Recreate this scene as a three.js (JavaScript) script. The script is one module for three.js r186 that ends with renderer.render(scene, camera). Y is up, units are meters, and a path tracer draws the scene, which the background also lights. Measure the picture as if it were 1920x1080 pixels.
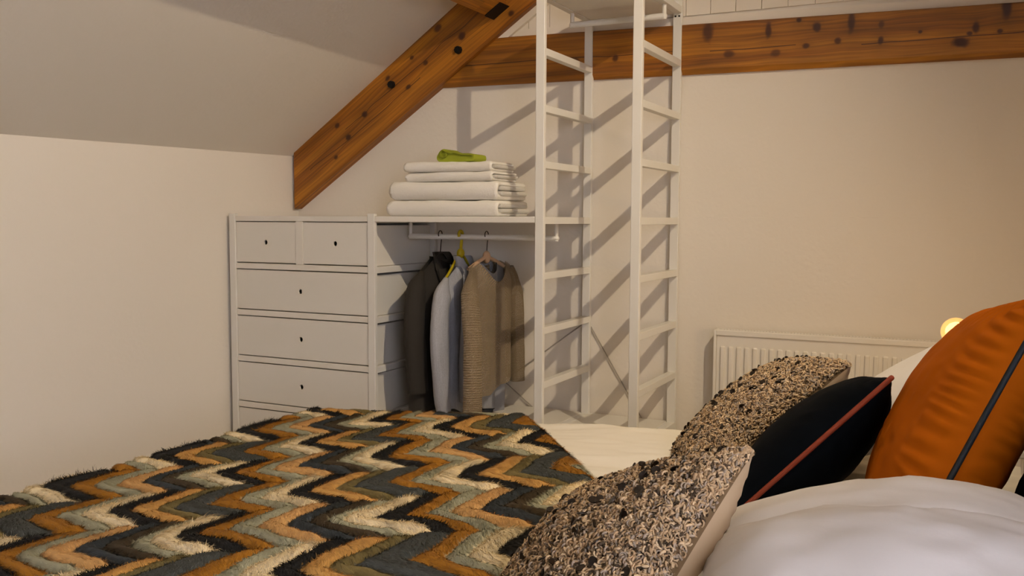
import * as THREE from 'three';
import { RoundedBoxGeometry } from 'three/addons/geometries/RoundedBoxGeometry.js';
import { mergeGeometries, mergeVertices } from 'three/addons/utils/BufferGeometryUtils.js';
import { RectAreaLightUniformsLib } from 'three/addons/lights/RectAreaLightUniformsLib.js';
RectAreaLightUniformsLib.init();

// ------------------------------------------------------------ camera, sky, lights, exposure
const scene = new THREE.Scene();
const EYE = 1.24;                                     // height of the lens above the floor
const camera = new THREE.PerspectiveCamera(34.517, 1920 / 1080, 0.05, 60);
camera.position.set(0, EYE, 0);
camera.rotation.order = 'YXZ';
camera.rotation.set(-0.0745, 0.4609, 0.0043);
const renderer = new THREE.WebGLRenderer({ antialias: true });
renderer.toneMapping = THREE.LinearToneMapping;
renderer.toneMappingExposure = 0.335;
renderer.shadowMap.enabled = true;
scene.background = new THREE.Color().setRGB(1.0, 0.97, 1.05);   // evening sky outside the window
scene.backgroundIntensity = 41;
const LAMP_POS = [0.53, 1.72, 1.69], LAMP_AIM = [-2.7, -0.7, 2.7], LAMP_ANGLE = 0.9, LAMP_POWER = 51, LAMP_COLOR = [1.0, 0.81, 0.54];
const WIN = [-1.6, 0.2, -0.3, 0.9];      // window in the side wall: from, to along W; sill, head
const GLOBE_POWER = 1.6;

// ------------------------------------------------------------ helpers
function rng(seed) { let a = seed >>> 0; return () => { a = (a + 0x6D2B79F5) | 0; let t = Math.imul(a ^ (a >>> 15), 1 | a); t = (t + Math.imul(t ^ (t >>> 7), 61 | t)) ^ t; return ((t ^ (t >>> 14)) >>> 0) / 4294967296; }; }
const hash = (x, y, s = 0) => { let h = Math.imul(x | 0, 374761393) + Math.imul(y | 0, 668265263) + Math.imul(s | 0, 2147483647 - 56789); h = Math.imul(h ^ (h >>> 13), 1274126177); return ((h ^ (h >>> 16)) >>> 0) / 4294967296; };
function vnoise(x, y, s = 0) { const xi = Math.floor(x), yi = Math.floor(y), fx = x - xi, fy = y - yi, u = fx * fx * (3 - 2 * fx), v = fy * fy * (3 - 2 * fy);
  const a = hash(xi, yi, s), b = hash(xi + 1, yi, s), c = hash(xi, yi + 1, s), d = hash(xi + 1, yi + 1, s); return a + (b - a) * u + (c - a) * v + (a - b - c + d) * u * v; }
const fbm = (x, y, s = 0, o = 4) => { let f = 0, a = 0.5, t = 0; for (let i = 0; i < o; i++) { f += a * vnoise(x, y, s + i * 17); t += a; a *= 0.5; x = x * 2.03 + 5.1; y = y * 2.03 + 1.7; } return f / t; };
const clamp = (x, a = 0, b = 1) => Math.min(b, Math.max(a, x));
const smooth = (a, b, x) => { const t = clamp((x - a) / (b - a)); return t * t * (3 - 2 * t); };
const lerp = (a, b, t) => a + (b - a) * t;
const P = (X, Y, W) => new THREE.Vector3(X, Y + EYE, -W);        // X to the right along the back wall, Y from eye level, W away from the lens towards the back wall
const lin = (hex) => new THREE.Color(hex);
const taken = new Map();
function numbered(name) { const n = taken.get(name) || 0; taken.set(name, n + 1); return n ? `${name}_${String(n).padStart(3, '0')}` : name; }
function part(name, geo, mat, parent) { const m = new THREE.Mesh(geo, mat); m.name = name; m.castShadow = m.receiveShadow = true; parent.add(m); return m; }
function tag(o, label, category, group) { o.userData.label = label; o.userData.category = category; if (group) o.userData.group = group; return o; }
function thing(name, label, category, pos, group) { const g = new THREE.Group(); g.name = numbered(name); if (pos) g.position.copy(pos); scene.add(g); return tag(g, label, category, group); }
function struct(name, geo, mat, label) { const m = part(name, geo, mat, scene); m.userData.kind = 'structure'; if (label) m.userData.label = label; return m; }
function rbox(w, h, d, x, y, z, r = 0.003) { const g = new RoundedBoxGeometry(w, h, d, 2, Math.min(r, w / 2.1, h / 2.1, d / 2.1)); g.translate(x, y, z); return g; }
function box(w, h, d, x, y, z) { const g = new THREE.BoxGeometry(w, h, d); g.translate(x, y, z); return g; }
function tube(pts, r, seg = 32, rs = 8, closed = false) { return new THREE.TubeGeometry(new THREE.CatmullRomCurve3(pts.map((p) => Array.isArray(p) ? new THREE.Vector3(...p) : p), closed, 'catmullrom', 0.5), seg, r, rs, closed); }
function rod(a, b, r, rs = 8) { const d = new THREE.Vector3().subVectors(b, a), g = new THREE.CylinderGeometry(r, r, d.length(), rs); g.applyQuaternion(new THREE.Quaternion().setFromUnitVectors(new THREE.Vector3(0, 1, 0), d.clone().normalize())); g.translate((a.x + b.x) / 2, (a.y + b.y) / 2, (a.z + b.z) / 2); return g; }
function prism(pts, depth) { const s = new THREE.Shape(pts.map((p) => new THREE.Vector2(p[0], p[1]))); return new THREE.ExtrudeGeometry(s, { depth, bevelEnabled: false }); }
function gridGeo(nu, nv, fn, uvfn, closeU = false) {          // fn(i/nu, j/nv) -> Vector3
  const pos = [], uv = [], idx = [];
  for (let j = 0; j <= nv; j++) for (let i = 0; i <= nu; i++) { const p = fn(i / nu, j / nv); pos.push(p.x, p.y, p.z); const t = uvfn ? uvfn(i / nu, j / nv) : [i / nu, j / nv]; uv.push(t[0], t[1]); }
  for (let j = 0; j < nv; j++) for (let i = 0; i < nu; i++) { const a = j * (nu + 1) + i, b = a + 1, c = a + nu + 1, d = c + 1; idx.push(a, b, d, a, d, c); }
  const g = new THREE.BufferGeometry(); g.setAttribute('position', new THREE.Float32BufferAttribute(pos, 3)); g.setAttribute('uv', new THREE.Float32BufferAttribute(uv, 2)); g.setIndex(idx); g.computeVertexNormals();
  if (closeU) { const n = g.attributes.normal; for (let j = 0; j <= nv; j++) { const a = j * (nu + 1), b = a + nu; const v = new THREE.Vector3(n.getX(a) + n.getX(b), n.getY(a) + n.getY(b), n.getZ(a) + n.getZ(b)).normalize(); n.setXYZ(a, v.x, v.y, v.z); n.setXYZ(b, v.x, v.y, v.z); } }
  return g;
}
function tex(w, h, fn, srgb = true) {                            // fn(u, v) -> [r, g, b] 0..255
  const d = new Uint8Array(w * h * 4);
  for (let j = 0; j < h; j++) for (let i = 0; i < w; i++) { const c = fn((i + 0.5) / w, (j + 0.5) / h), k = (j * w + i) * 4; d[k] = clamp(c[0], 0, 255); d[k + 1] = clamp(c[1], 0, 255); d[k + 2] = clamp(c[2], 0, 255); d[k + 3] = 255; }
  const t = new THREE.DataTexture(d, w, h, THREE.RGBAFormat); t.magFilter = THREE.LinearFilter; t.minFilter = THREE.LinearFilter; t.wrapS = t.wrapT = THREE.RepeatWrapping; if (srgb) t.colorSpace = THREE.SRGBColorSpace; t.needsUpdate = true; return t;
}
const std = (c, roughness = 0.6, o = {}) => new THREE.MeshStandardMaterial({ color: c, roughness, ...o });

// ------------------------------------------------------------ materials
const plasterBump = tex(512, 512, (u, v) => { const n = 255 * (0.55 * fbm(u * 90, v * 90, 3, 3) + 0.45 * fbm(u * 14, v * 14, 9, 3)); return [n, n, n]; }, false);
plasterBump.repeat.set(0.8, 0.8);
const M = {};
M.wall = std(lin('#efe9e1'), 0.92, { bumpMap: plasterBump, bumpScale: 0.0016 });
M.ceil = std(lin('#ebe5dc'), 0.94, { bumpMap: plasterBump, bumpScale: 0.0016 });
M.board = std(lin('#ece4da'), 0.6);
M.lacquer = std(lin('#ece9e4'), 0.42);
M.metal = std(lin('#ecebe8'), 0.38);
M.dark = std(lin('#0c0b0a'), 0.7);
M.iron = std(lin('#101013'), 0.55, { metalness: 0.4 });
M.radiator = std(lin('#f1eeea'), 0.35);
M.wire = std(lin('#a39c94'), 0.5);
const floorTex = tex(512, 512, (u, v) => { const b = Math.floor(v * 6), g = fbm(u * 4 + b * 7.3, v * 90, 21, 4); const t = 0.8 + 0.35 * g + 0.1 * hash(b, 3); return [150 * t, 140 * t, 130 * t]; });
M.floor = std(0xffffff, 0.55, { map: floorTex });
const linenBump = tex(512, 512, (u, v) => { const n = 128 + 70 * (hash(Math.floor(u * 512), Math.floor(v * 512), 6) - 0.5) + 90 * (fbm(u * 60, v * 60, 5, 3) - 0.5); return [n, n, n]; }, false);
M.cotton = std(lin('#f4f1f2'), 0.85, { bumpMap: linenBump, bumpScale: 0.0002 });
M.duvet = std(lin('#e0dad0'), 0.88, { bumpMap: linenBump, bumpScale: 0.0003 });

// stained timber: grain runs along u, knots placed where the photograph shows them (metres in the board's own axes)
function timber(len, dep, knots, seed, cracks = [], tone = 1) {
  const w = 2048, h = 256;
  return tex(w, h, (u, v) => {
    let x = u * len, y = v * dep, near = 0, ring = 0, warp = 0;
    for (const [kx, ky, rx, ry, k] of knots) {
      const dx = (x - kx) / rx, dy = (y - ky) / ry, d = Math.sqrt(dx * dx + dy * dy) * (0.85 + 0.3 * vnoise(x * 60, y * 60, seed + 5));
      near = Math.max(near, (1 - smooth(0.4, 1.0, d)) * k); ring = Math.max(ring, Math.exp(-d * 0.7) * 0.6 * k);
      warp += Math.exp(-(dx * dx * 0.06 + dy * dy * 0.10)) * 0.007 * Math.sign(dy + 0.01) * Math.min(1, Math.abs(dy));
    }
    const yy = y + warp + 0.006 * (fbm(x * 1.6, 2.5, seed, 3) - 0.5);
    const broad = fbm(x * 0.9, yy * 26, seed + 1, 4), fine = fbm(x * 5, yy * 240, seed + 2, 3), ringy = 0.5 + 0.5 * Math.sin(yy * 330 + 3 * fbm(x * 0.8, yy * 12, seed + 3, 3));
    let t = 0.62 + 0.56 * broad + 0.34 * (fine - 0.5) + 0.08 * (ringy - 0.5) + 0.22 * (fbm(x * 3.1, y * 9, seed + 9, 3) - 0.5);
    t *= tone * (1 - 0.3 * ring);
    let r = 172 * t, g = 106 * t * (0.90 + 0.2 * broad), b = 22 * t * (0.7 + 0.6 * broad);
    const kk = near * 0.85; r = lerp(r, 52, kk); g = lerp(g, 20, kk); b = lerp(b, 8, kk);
    for (const [x0, x1, cy, amp] of cracks) if (x > x0 && x < x1) { const yc = cy + amp * (fbm(x * 4, cy * 50, seed + 7, 3) - 0.5), e = 1 - smooth(0.0007, 0.0022, Math.abs(y - yc)); r = lerp(r, 52, e * 0.85); g = lerp(g, 22, e * 0.85); b = lerp(b, 8, e * 0.85); }
    return [r, g, b];
  });
}

// ------------------------------------------------------------ the room
const XL = -3.235, WB = 3.945, XR = 1.0, WN = -4.2, XRIDGE = -0.2, EAVE = 0.325, TAN = 0.682;
const roofY = (X) => X < XRIDGE ? EAVE + TAN * (X - XL) : EAVE + TAN * (XRIDGE - XL) - TAN * (X - XRIDGE);
function uvBox(g, s = 1) { const p = g.attributes.position, n = g.attributes.normal, uv = []; for (let i = 0; i < p.count; i++) { const ax = Math.abs(n.getX(i)), ay = Math.abs(n.getY(i)), az = Math.abs(n.getZ(i)); if (ax >= ay && ax >= az) uv.push(p.getZ(i) * s, p.getY(i) * s); else if (ay >= az) uv.push(p.getX(i) * s, p.getZ(i) * s); else uv.push(p.getX(i) * s, p.getY(i) * s); } g.setAttribute('uv', new THREE.Float32BufferAttribute(uv, 2)); return g; }
struct('floor', uvBox(box(XR - XL + 0.3, 0.1, WB - WN + 0.3, (XL + XR) / 2, -0.05, -(WB + WN) / 2), 0.7), M.floor, 'grey boarded floor of the attic bedroom');
struct('wall_left', uvBox(box(0.15, EAVE + EYE + 0.35, WB - WN + 0.3, XL - 0.075, (EAVE + EYE + 0.35) / 2, -(WB + WN) / 2)), M.wall, 'low cream side wall under the sloping ceiling');
const gable = () => [[XL - 0.15, 0], [XR + 0.15, 0], [XR + 0.15, roofY(XR + 0.15) + EYE + 0.12], [XRIDGE, roofY(XRIDGE) + EYE + 0.12], [XL - 0.15, roofY(XL - 0.15) + EYE + 0.12]];
{ const g = prism(gable(), 0.15); g.translate(0, 0, -WB - 0.15); const wall = struct('wall_back', uvBox(g), M.wall, 'cream gable wall with white boards above the timber beam');
  // white boards above the beam, each its own piece
  const step = 0.106, y0 = 0.866;
  for (let k = -14; k < 19; k++) {
    const x0 = -1.026 + k * step + 0.0013, x1 = x0 + step - 0.0026; if (x1 > XR - 0.02 || x0 < -2.25) continue;
    const t0 = roofY(x0) - 0.03, t1 = roofY(x1) - 0.03; if (Math.min(t0, t1) < y0 + 0.03) continue;
    const b = prism([[x0, y0 + EYE], [x1, y0 + EYE], [x1, t1 + EYE], [x0, t0 + EYE]], 0.009); b.translate(0, 0, -WB); part('board', b, M.board, wall);
  }
}
{ const g = prism(gable(), 0.15); g.translate(0, 0, -WN); struct('wall_front', uvBox(g), M.wall, 'plain gable wall behind the viewer, out of view'); }
{ // side wall behind the head of the bed, with the window behind the viewer
  const H1 = roofY(XR) + EYE + 0.3, z0 = -WB - 0.15, z1 = -WN + 0.15, w0 = WIN[0], w1 = WIN[1], y0 = WIN[2] + EYE, y1 = WIN[3] + EYE;
  const s = new THREE.Shape([[z0, 0], [z1, 0], [z1, H1], [z0, H1]].map((p) => new THREE.Vector2(...p))), h = new THREE.Path(); h.moveTo(-w1, y0); h.lineTo(-w1, y1); h.lineTo(-w0, y1); h.lineTo(-w0, y0); h.closePath(); s.holes.push(h);
  const g = new THREE.ExtrudeGeometry(s, { depth: 0.15, bevelEnabled: false }); g.rotateY(-Math.PI / 2); g.translate(XR + 0.15, 0, 0); struct('wall_right', uvBox(g), M.wall, 'cream wall behind the head of the bed');
  const fr = new THREE.Group(); fr.name = 'window_1'; fr.userData = { kind: 'structure', label: 'wide white casement window in the wall behind the viewer' }; scene.add(fr);
  const x = XR + 0.08, W = w1 - w0, H = y1 - y0, cz = -(w0 + w1) / 2, cy = (y0 + y1) / 2;
  part('window_frame', mergeGeometries([box(0.06, 0.06, W, x, y0 + 0.03, cz), box(0.06, 0.06, W, x, y1 - 0.03, cz), box(0.06, H, 0.06, x, cy, -w0 - 0.03), box(0.06, H, 0.06, x, cy, -w1 + 0.03), box(0.05, H, 0.05, x, cy, cz)]), M.lacquer, fr);
  const glass = new THREE.MeshPhysicalMaterial({ color: 0xffffff, transmission: 1, thickness: 0, roughness: 0, ior: 1.5 });
  for (const s2 of [-1, 1]) part('pane', box(0.004, H - 0.12, W / 2 - 0.09, x, cy, cz + s2 * W / 4), glass, fr);
}
{ // two slopes of the ceiling
  const z0 = -WB - 0.15, len = WB - WN + 0.3, th = 0.16;
  const l = prism([[XL - 0.15, roofY(XL - 0.15) + EYE], [XRIDGE, roofY(XRIDGE) + EYE], [XRIDGE, roofY(XRIDGE) + EYE + th], [XL - 0.15, roofY(XL - 0.15) + EYE + th]], len); l.translate(0, 0, z0);
  l.applyMatrix4(new THREE.Matrix4().makeShear(0, 0, 0, 0, 0, -0.012).premultiply(new THREE.Matrix4().makeTranslation(0, -0.012 * WB, 0)));
  struct('ceiling', uvBox(l), M.ceil, 'plain sloping ceiling rising from the low side wall');
  const r = prism([[XRIDGE, roofY(XRIDGE) + EYE], [XR + 0.15, roofY(XR + 0.15) + EYE], [XR + 0.15, roofY(XR + 0.15) + EYE + th], [XRIDGE, roofY(XRIDGE) + EYE + th]], len); r.translate(0, 0, z0);
  struct('ceiling_001', uvBox(r), M.ceil, 'second sloping ceiling above the head of the bed');
}

// ------------------------------------------------------------ timber: rafter, purlin, wall beam
function planar(g, ox, oy, ang, len, dep) { const p = g.attributes.position, n = g.attributes.normal, uv = [], c = Math.cos(ang), s = Math.sin(ang); for (let i = 0; i < p.count; i++) { const x = p.getX(i) - ox, y = p.getY(i) - EYE - oy; let a = (x * c + y * s), b = (-x * s + y * c); if (Math.abs(n.getZ(i)) < 0.5) b += p.getZ(i) - 0.3; uv.push(a / len, b / dep); } g.setAttribute('uv', new THREE.Float32BufferAttribute(uv, 2)); return g; }
const RW = 3.885, ANG = Math.atan(0.668);
{ // rafter against the gable: parallelogram with a plumb cut at the wall
  const lo = 0.048, hi = 0.40, x0 = -3.212, x1 = XRIDGE - 0.02, ox = x0, oy = lo, len = 3.7, dep = 0.3;
  const kn = [[-2.48, 0.78, .016, .012, .8], [-2.4, 0.75, .018, .016, .8], [-2.5, 0.64, .020, .013, .9], [-2.76, 0.52, .022, .018, 1], [-2.86, 0.41, .024, .018, 1], [-2.93, 0.47, .02, .016, .9], [-2.94, 0.31, .016, .012, .8], [-2.2, 0.86, .026, .022, 1], [-2.33, 0.91, .03, .022, .8], [-1.94, 0.94, .02, .016, .9], [-2.62, 0.69, .02, .014, .8]]
    .map(([X, Y, rx, ry, k]) => [(X - ox) * Math.cos(ANG) + (Y - oy) * Math.sin(ANG), -(X - ox) * Math.sin(ANG) + (Y - oy) * Math.cos(ANG), rx, ry, k]);
  const mat = std(0xffffff, 0.5, { map: timber(len, dep, kn, 11, [[0.2, 1.0, 0.10, 0.03], [0.5, 1.6, 0.15, 0.04]]) });
  const T = 0.668, g = prism([[x0, lo + EYE], [x1, lo + (x1 - x0) * T + EYE], [x1, hi + (x1 - x0) * T + EYE], [x0, hi + EYE]], WB - RW); g.translate(0, 0, -WB);
  const grp = new THREE.Group(); grp.name = 'roof_rafter'; grp.userData = { kind: 'structure', label: 'diagonal stained pine rafter with black bolts under the ceiling' }; scene.add(grp);
  part('timber', planar(g, ox, oy, ANG, len, dep), mat, grp);
  for (const [X, Y] of [[-2.605 * RW / 3.9, 0.659 * RW / 3.9], [-2.225 * RW / 3.9, 0.799 * RW / 3.9]]) { const b = new THREE.CylinderGeometry(0.017, 0.02, 0.018, 8); b.rotateX(Math.PI / 2); b.translate(X, Y + EYE, -RW + 0.008); part('bolt', b, M.iron, grp); }
  // white trim under the rafter, next to the boards
  const tr = prism([[-2.03, 0.842 + EYE], [x1, 0.842 + (x1 + 2.03) * T + EYE], [x1, 0.80 + (x1 + 2.03) * T + EYE], [-1.97, 0.842 + EYE]], 0.03); tr.translate(0, 0, -WB); const t1 = struct('trim_1', tr, M.board, 'white strip along the underside of the rafter');
}
{ // purlin: runs from the rafter towards the viewer, square to the slope
  const a = [-2.028, 0.925], w = 0.09, d = 0.24, c = Math.cos(ANG), s = Math.sin(ANG);
  const q = [[a[0], a[1]], [a[0] + w * c, a[1] + w * s], [a[0] + w * c - d * s, a[1] + w * s + d * c], [a[0] - d * s, a[1] + d * c]].map(([x, y]) => [x, y + EYE]);
  const g = prism(q, RW - WN); g.translate(0, 0, -RW);
  const p = g.attributes.position, uv = []; for (let i = 0; i < p.count; i++) uv.push(p.getZ(i) / 3.7, (p.getX(i) + p.getY(i)) / 0.3); g.setAttribute('uv', new THREE.Float32BufferAttribute(uv, 2));
  const grp = new THREE.Group(); grp.name = 'roof_purlin'; grp.userData = { kind: 'structure', label: 'stained pine purlin end held on the rafter by a black shoe' }; scene.add(grp);
  part('timber', g, std(0xffffff, 0.5, { map: timber(3.7, 0.3, [[0.4, 0.1, .02, .016, .9], [1.1, 0.2, .02, .016, .9]], 31) }), grp);
  const e = 0.004, k = [[a[0] - e * c + e * s, a[1] - e * s - e * c], [a[0] + (w + e) * c + e * s, a[1] + (w + e) * s - e * c], [a[0] + w * c, a[1] + w * s], [a[0], a[1]]].map(([x, y]) => [x, y + EYE]);
  const sh = prism(k, 0.09); sh.translate(0, 0, -RW); part('steel_shoe', sh, M.iron, grp);
}
{ // horizontal beam on the gable wall, with a bevelled lower edge
  const x0 = -2.42, x1 = XR - 0.001, len = 3.5, dep = 0.26, yb = (x) => 0.622 - 0.013 * (x + 1.5), yt = (x) => 0.842 - 0.022 * (x + 1.9);
  const kn = [[-1.03, 0.77, .028, .055, .8], [-0.78, 0.755, .016, .04, .9], [-0.66, 0.785, .013, .012, 1], [-0.59, 0.75, .022, .022, 1], [-0.46, 0.76, .018, .055, .9], [-0.63, 0.68, .018, .014, .9], [-0.51, 0.69, .016, .016, .8], [-0.35, 0.68, .014, .02, .9], [-0.07, 0.65, .036, .026, 1], [0.08, 0.765, .02, .05, 1.1], [-0.02, 0.70, .015, .03, .9], [0.06, 0.68, .014, .012, .9], [-0.04, 0.68, .014, .01, .9], [-0.94, 0.67, .03, .02, .7], [-0.75, 0.66, .025, .02, .6], [-0.21, 0.7, .01, .008, .9], [-0.35, 0.74, .014, .02, .6], [-1.63, 0.69, .025, .02, .7], [-1.44, 0.69, .018, .022, .8]].map(([X, Y, rx, ry, k]) => [X - x0, Y - 0.6, rx, ry, k]);
  const mat = std(0xffffff, 0.5, { map: timber(len, dep, kn, 47, [[0.1, 1.25, 0.105, 0.02], [1.4, 1.75, 0.088, 0.012], [2.0, 3.0, 0.07, 0.02]], 0.93) });
  const prof = (x) => [[x, yb(x), 0], [x, yb(x), 0.012], [x, yb(x) + 0.02, 0.03], [x, yt(x) - 0.004, 0.03], [x, yt(x), 0.026], [x, yt(x), 0]];
  const n = 24, rows = []; for (let i = 0; i <= n; i++) rows.push(prof(x0 + (x1 - x0) * i / n));
  const pos = [], uv = [], idx = []; const np = 6;
  for (const r of rows) for (let k = 0; k < np; k++) { for (const kk of [k, (k + 1) % np]) { const [x, y, o] = r[kk]; pos.push(x, y + EYE, -WB + o); uv.push((x - x0) / len, (y - 0.6 - o * 0.6) / dep); } }
  for (let i = 0; i < n; i++) for (let k = 0; k < np; k++) { const a = (i * np + k) * 2, b = a + 1, c = a + np * 2, d = c + 1; idx.push(a, c, b, b, c, d); }
  const g = new THREE.BufferGeometry(); g.setAttribute('position', new THREE.Float32BufferAttribute(pos, 3)); g.setAttribute('uv', new THREE.Float32BufferAttribute(uv, 2)); g.setIndex(idx); g.computeVertexNormals();
  const beam = struct('wall_beam', g, mat, 'long horizontal stained pine beam along the gable wall');
  const t = prism([[-2.1, 0.83], [x1, yt(x1) - 0.01], [x1, yt(x1) + 0.034], [-2.1, yt(-2.1) + 0.034]].map(([x, y]) => [x, y + EYE]), 0.012); t.translate(0, 0, -WB); struct('trim_2', t, M.board, 'white strip between the timber beam and the wall boards');
}

// ------------------------------------------------------------ lamps
function warm(c, k) { return new THREE.Color().setRGB(c[0] * k, c[1] * k, c[2] * k); }
{ // ceiling spot above the head of the bed, turned towards the wardrobe
  const p = P(...LAMP_POS), aim = P(...LAMP_AIM), d = aim.clone().sub(p).normalize(), t = thing('ceiling_spot_lamp', 'white ceiling spot lamp above the head of the bed, out of view', 'lamp', p);
  const q = new THREE.Quaternion().setFromUnitVectors(new THREE.Vector3(0, 1, 0), d), turn = (g) => g.applyQuaternion(q);
  part('spot_housing', turn(new THREE.LatheGeometry([[0, -0.13], [0.03, -0.13], [0.045, -0.10], [0.055, -0.012], [0.052, -0.012], [0.04, -0.09], [0, -0.10]].map((v) => new THREE.Vector2(...v)), 28)), M.lacquer, t);
  part('spot_bulb', turn(new THREE.CylinderGeometry(0.046, 0.042, 0.006, 28).translate(0, -0.022, 0)), std(0xffffff, 0.4, { emissive: warm(LAMP_COLOR, 1), emissiveIntensity: 6 }), t);
  const top = new THREE.Vector3(-d.x * 0.1, roofY(LAMP_POS[0]) - LAMP_POS[1], -d.z * 0.1); part('stem', rod(d.clone().multiplyScalar(-0.11), top, 0.008), M.lacquer, t);
  const l = new THREE.SpotLight(new THREE.Color().setRGB(...LAMP_COLOR), LAMP_POWER, 0, LAMP_ANGLE, 1, 2); l.castShadow = true; l.shadow.radius = 0.7; l.position.copy(p); l.target.position.copy(aim); l.name = 'ceiling_spot_light'; scene.add(l, l.target);
}

// ------------------------------------------------------------ open wardrobe unit (drawers, hanging section, narrow ladder section)
const XP = [-3.209, -2.404, -1.5856, -1.1802], PW = 0.038, PD = 0.022, WF = 3.397, WR = 3.909, S0 = 0.4264, DS = 0.2238, RH = 0.029;
{
  const u = thing('wardrobe_unit', 'white open wardrobe unit with drawers, ladder frames, shelves and clothes rails', 'wardrobe', P(-2.2, -EYE, 3.65));
  const o = u.position, L = (g) => g.translate(-o.x, -o.y, -o.z);
  const bx = (X0, X1, Y0, Y1, W0, W1, r = 0.003) => L(rbox(X1 - X0, Y1 - Y0, W1 - W0, (X0 + X1) / 2, (Y0 + Y1) / 2 + EYE, -(W0 + W1) / 2, r));
  const topY = [0.02, 0.02, 0.955, 0.955];
  XP.forEach((x, i) => {
    part('post', bx(x, x + PW, -EYE, topY[i], WF, WF + PD), M.metal, u);
    part('post', bx(x, x + PW, -EYE, Math.max(topY[i] - 0.012, 0.008), WR, WR + PD), M.metal, u);
    for (let k = -2; k < 8; k++) { const y = S0 - DS * k; if (y + RH > topY[i]) continue; part('rung', bx(x + 0.004, x + PW - 0.001, y, y + RH, WF + PD - 0.002, WR + 0.002, 0.002), M.metal, u); }
  });
  // drawers between the first two frames
  const a = XP[0] + PW, b = XP[1], top = 0.009, g = 0.005;
  part('top_panel', bx(a, b, -0.0165, top, WF + 0.002, WR + PD), M.lacquer, u);
  const rows = []; for (let k = 3; k < 8; k++) rows.push(S0 - DS * k);       // lower edge of the dividing rails
  let up = -0.0165;
  rows.forEach((y, i) => {
    const yb = y + RH + 0.001, yt = up;
    if (i < 5) part('rail', bx(a, b, y + 0.002, y + RH, WF + 0.003, WF + 0.06), M.lacquer, u);
    const mid = (a + b) / 2, spans = i === 0 ? [[a, mid - 0.021], [mid + 0.021, b]] : [[a, b]];
    if (i === 0) part('divider', bx(mid - 0.021, mid + 0.021, y + RH, up, WF + 0.003, WF + 0.4), M.lacquer, u);
    for (const [x0, x1] of spans) {
      const d = new THREE.Group(); d.name = 'drawer'; u.add(d); const cx = (x0 + x1) / 2, cy = (yb + yt) / 2, hy = cy + 0.000;
      // front with a drilled finger hole
      const s = new THREE.Shape(); const X0 = x0 + 0.002, X1 = x1 - 0.002, Y0 = yb + g, Y1 = yt - g; s.moveTo(X0, Y0); s.lineTo(X1, Y0); s.lineTo(X1, Y1); s.lineTo(X0, Y1); s.closePath();
      const h = new THREE.Path(); h.absellipse(cx, hy, 0.0115, 0.0125, 0, Math.PI * 2, true); s.holes.push(h);
      const f = new THREE.ExtrudeGeometry(s, { depth: 0.006, bevelEnabled: true, bevelThickness: 0.0012, bevelSize: 0.0012, bevelSegments: 1, curveSegments: 20 }); f.translate(0, EYE, -(WF + 0.014)); part('drawer_front', L(f), M.lacquer, d);
      part('drawer_box', L(mergeGeometries([box(x1 - x0 - 0.01, 0.012, 0.44, cx, Y0 + 0.02 + EYE, -(WF + 0.25)), box(0.012, Y1 - Y0 - 0.03, 0.44, x0 + 0.012, cy + EYE, -(WF + 0.25)), box(0.012, Y1 - Y0 - 0.03, 0.44, x1 - 0.012, cy + EYE, -(WF + 0.25)), box(x1 - x0 - 0.01, Y1 - Y0 - 0.03, 0.012, cx, cy + EYE, -(WF + 0.47))])), M.lacquer, d);
    }
    up = y + 0.002 - 0.001;
  });
  // side panel of the drawer stack towards the clothes
  for (let k = 2; k < 7; k++) { const y1 = S0 - DS * k, y0 = y1 - DS + RH; part('side_panel', bx(XP[1] + 0.004, XP[1] + 0.012, y0 + 0.001, y1 - 0.010, WF + PD, WR), M.lacquer, u); }
  part('side_panel', bx(XP[0] + 0.010, XP[0] + 0.016, -1.1, -0.02, WF + PD, WR), M.lacquer, u);
  part('back_panel', bx(XP[0] + 0.016, XP[1] + 0.004, -1.12, -0.0165, WR - 0.012, WR - 0.004, 0.001), M.lacquer, u);
  part('bottom_panel', bx(XP[0] + 0.016, XP[1] + 0.004, -1.135, -1.12, WF + 0.03, WR - 0.004, 0.001), M.lacquer, u);
  // shelves
  part('shelf', bx(XP[1] + PW, XP[2], -0.0165, 0.009, WF + 0.002, WR + PD), M.lacquer, u);
  part('shelf', bx(XP[1] + PW, XP[2], -0.913, -0.8875, WF + 0.002, WR + PD), M.lacquer, u);
  part('shelf', bx(XP[2] + PW, XP[3], -0.913, -0.8875, WF + 0.002, WR + PD), M.lacquer, u);
  part('shelf', bx(XP[2] + PW, XP[3], 0.876, 0.902, WF + 0.002, WR + PD), M.lacquer, u);
  // clothes rails with their brackets
  for (const [x0, x1, y, w] of [[XP[1] + 0.06, XP[2] - 0.02, -0.083, 3.66], [XP[2] + 0.02, XP[3] + 0.02, 0.826, 3.72]]) {
    const base = y < 0 ? -0.017 : 0.876, q = (X, Y) => { const v = P(X, Y, w); return v.sub(o); };
    part('clothes_rail', mergeGeometries([rod(q(x0, y), q(x1, y), 0.0125, 18), rod(q(x0, y - 0.0125), q(x0, base), 0.009, 14), rod(q(x1, y - 0.0125), q(x1, base), 0.009, 14), new THREE.SphereGeometry(0.0128, 14, 10).translate(...q(x0, y).toArray()), new THREE.SphereGeometry(0.0128, 14, 10).translate(...q(x1, y).toArray())]), M.metal, u);
  }
  // wire cross braces at the back
  for (const [x0, y0, x1, y1] of [[-1.55, -0.49, -1.17, -1.10], [-1.59, -0.48, -2.38, -1.06], [-2.38, -0.49, -1.60, -1.07]]) part('cross_brace', rod(P(x0, y0, 3.934).sub(o), P(x1, y1, 3.934).sub(o), 0.003), M.wire, u);
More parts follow.
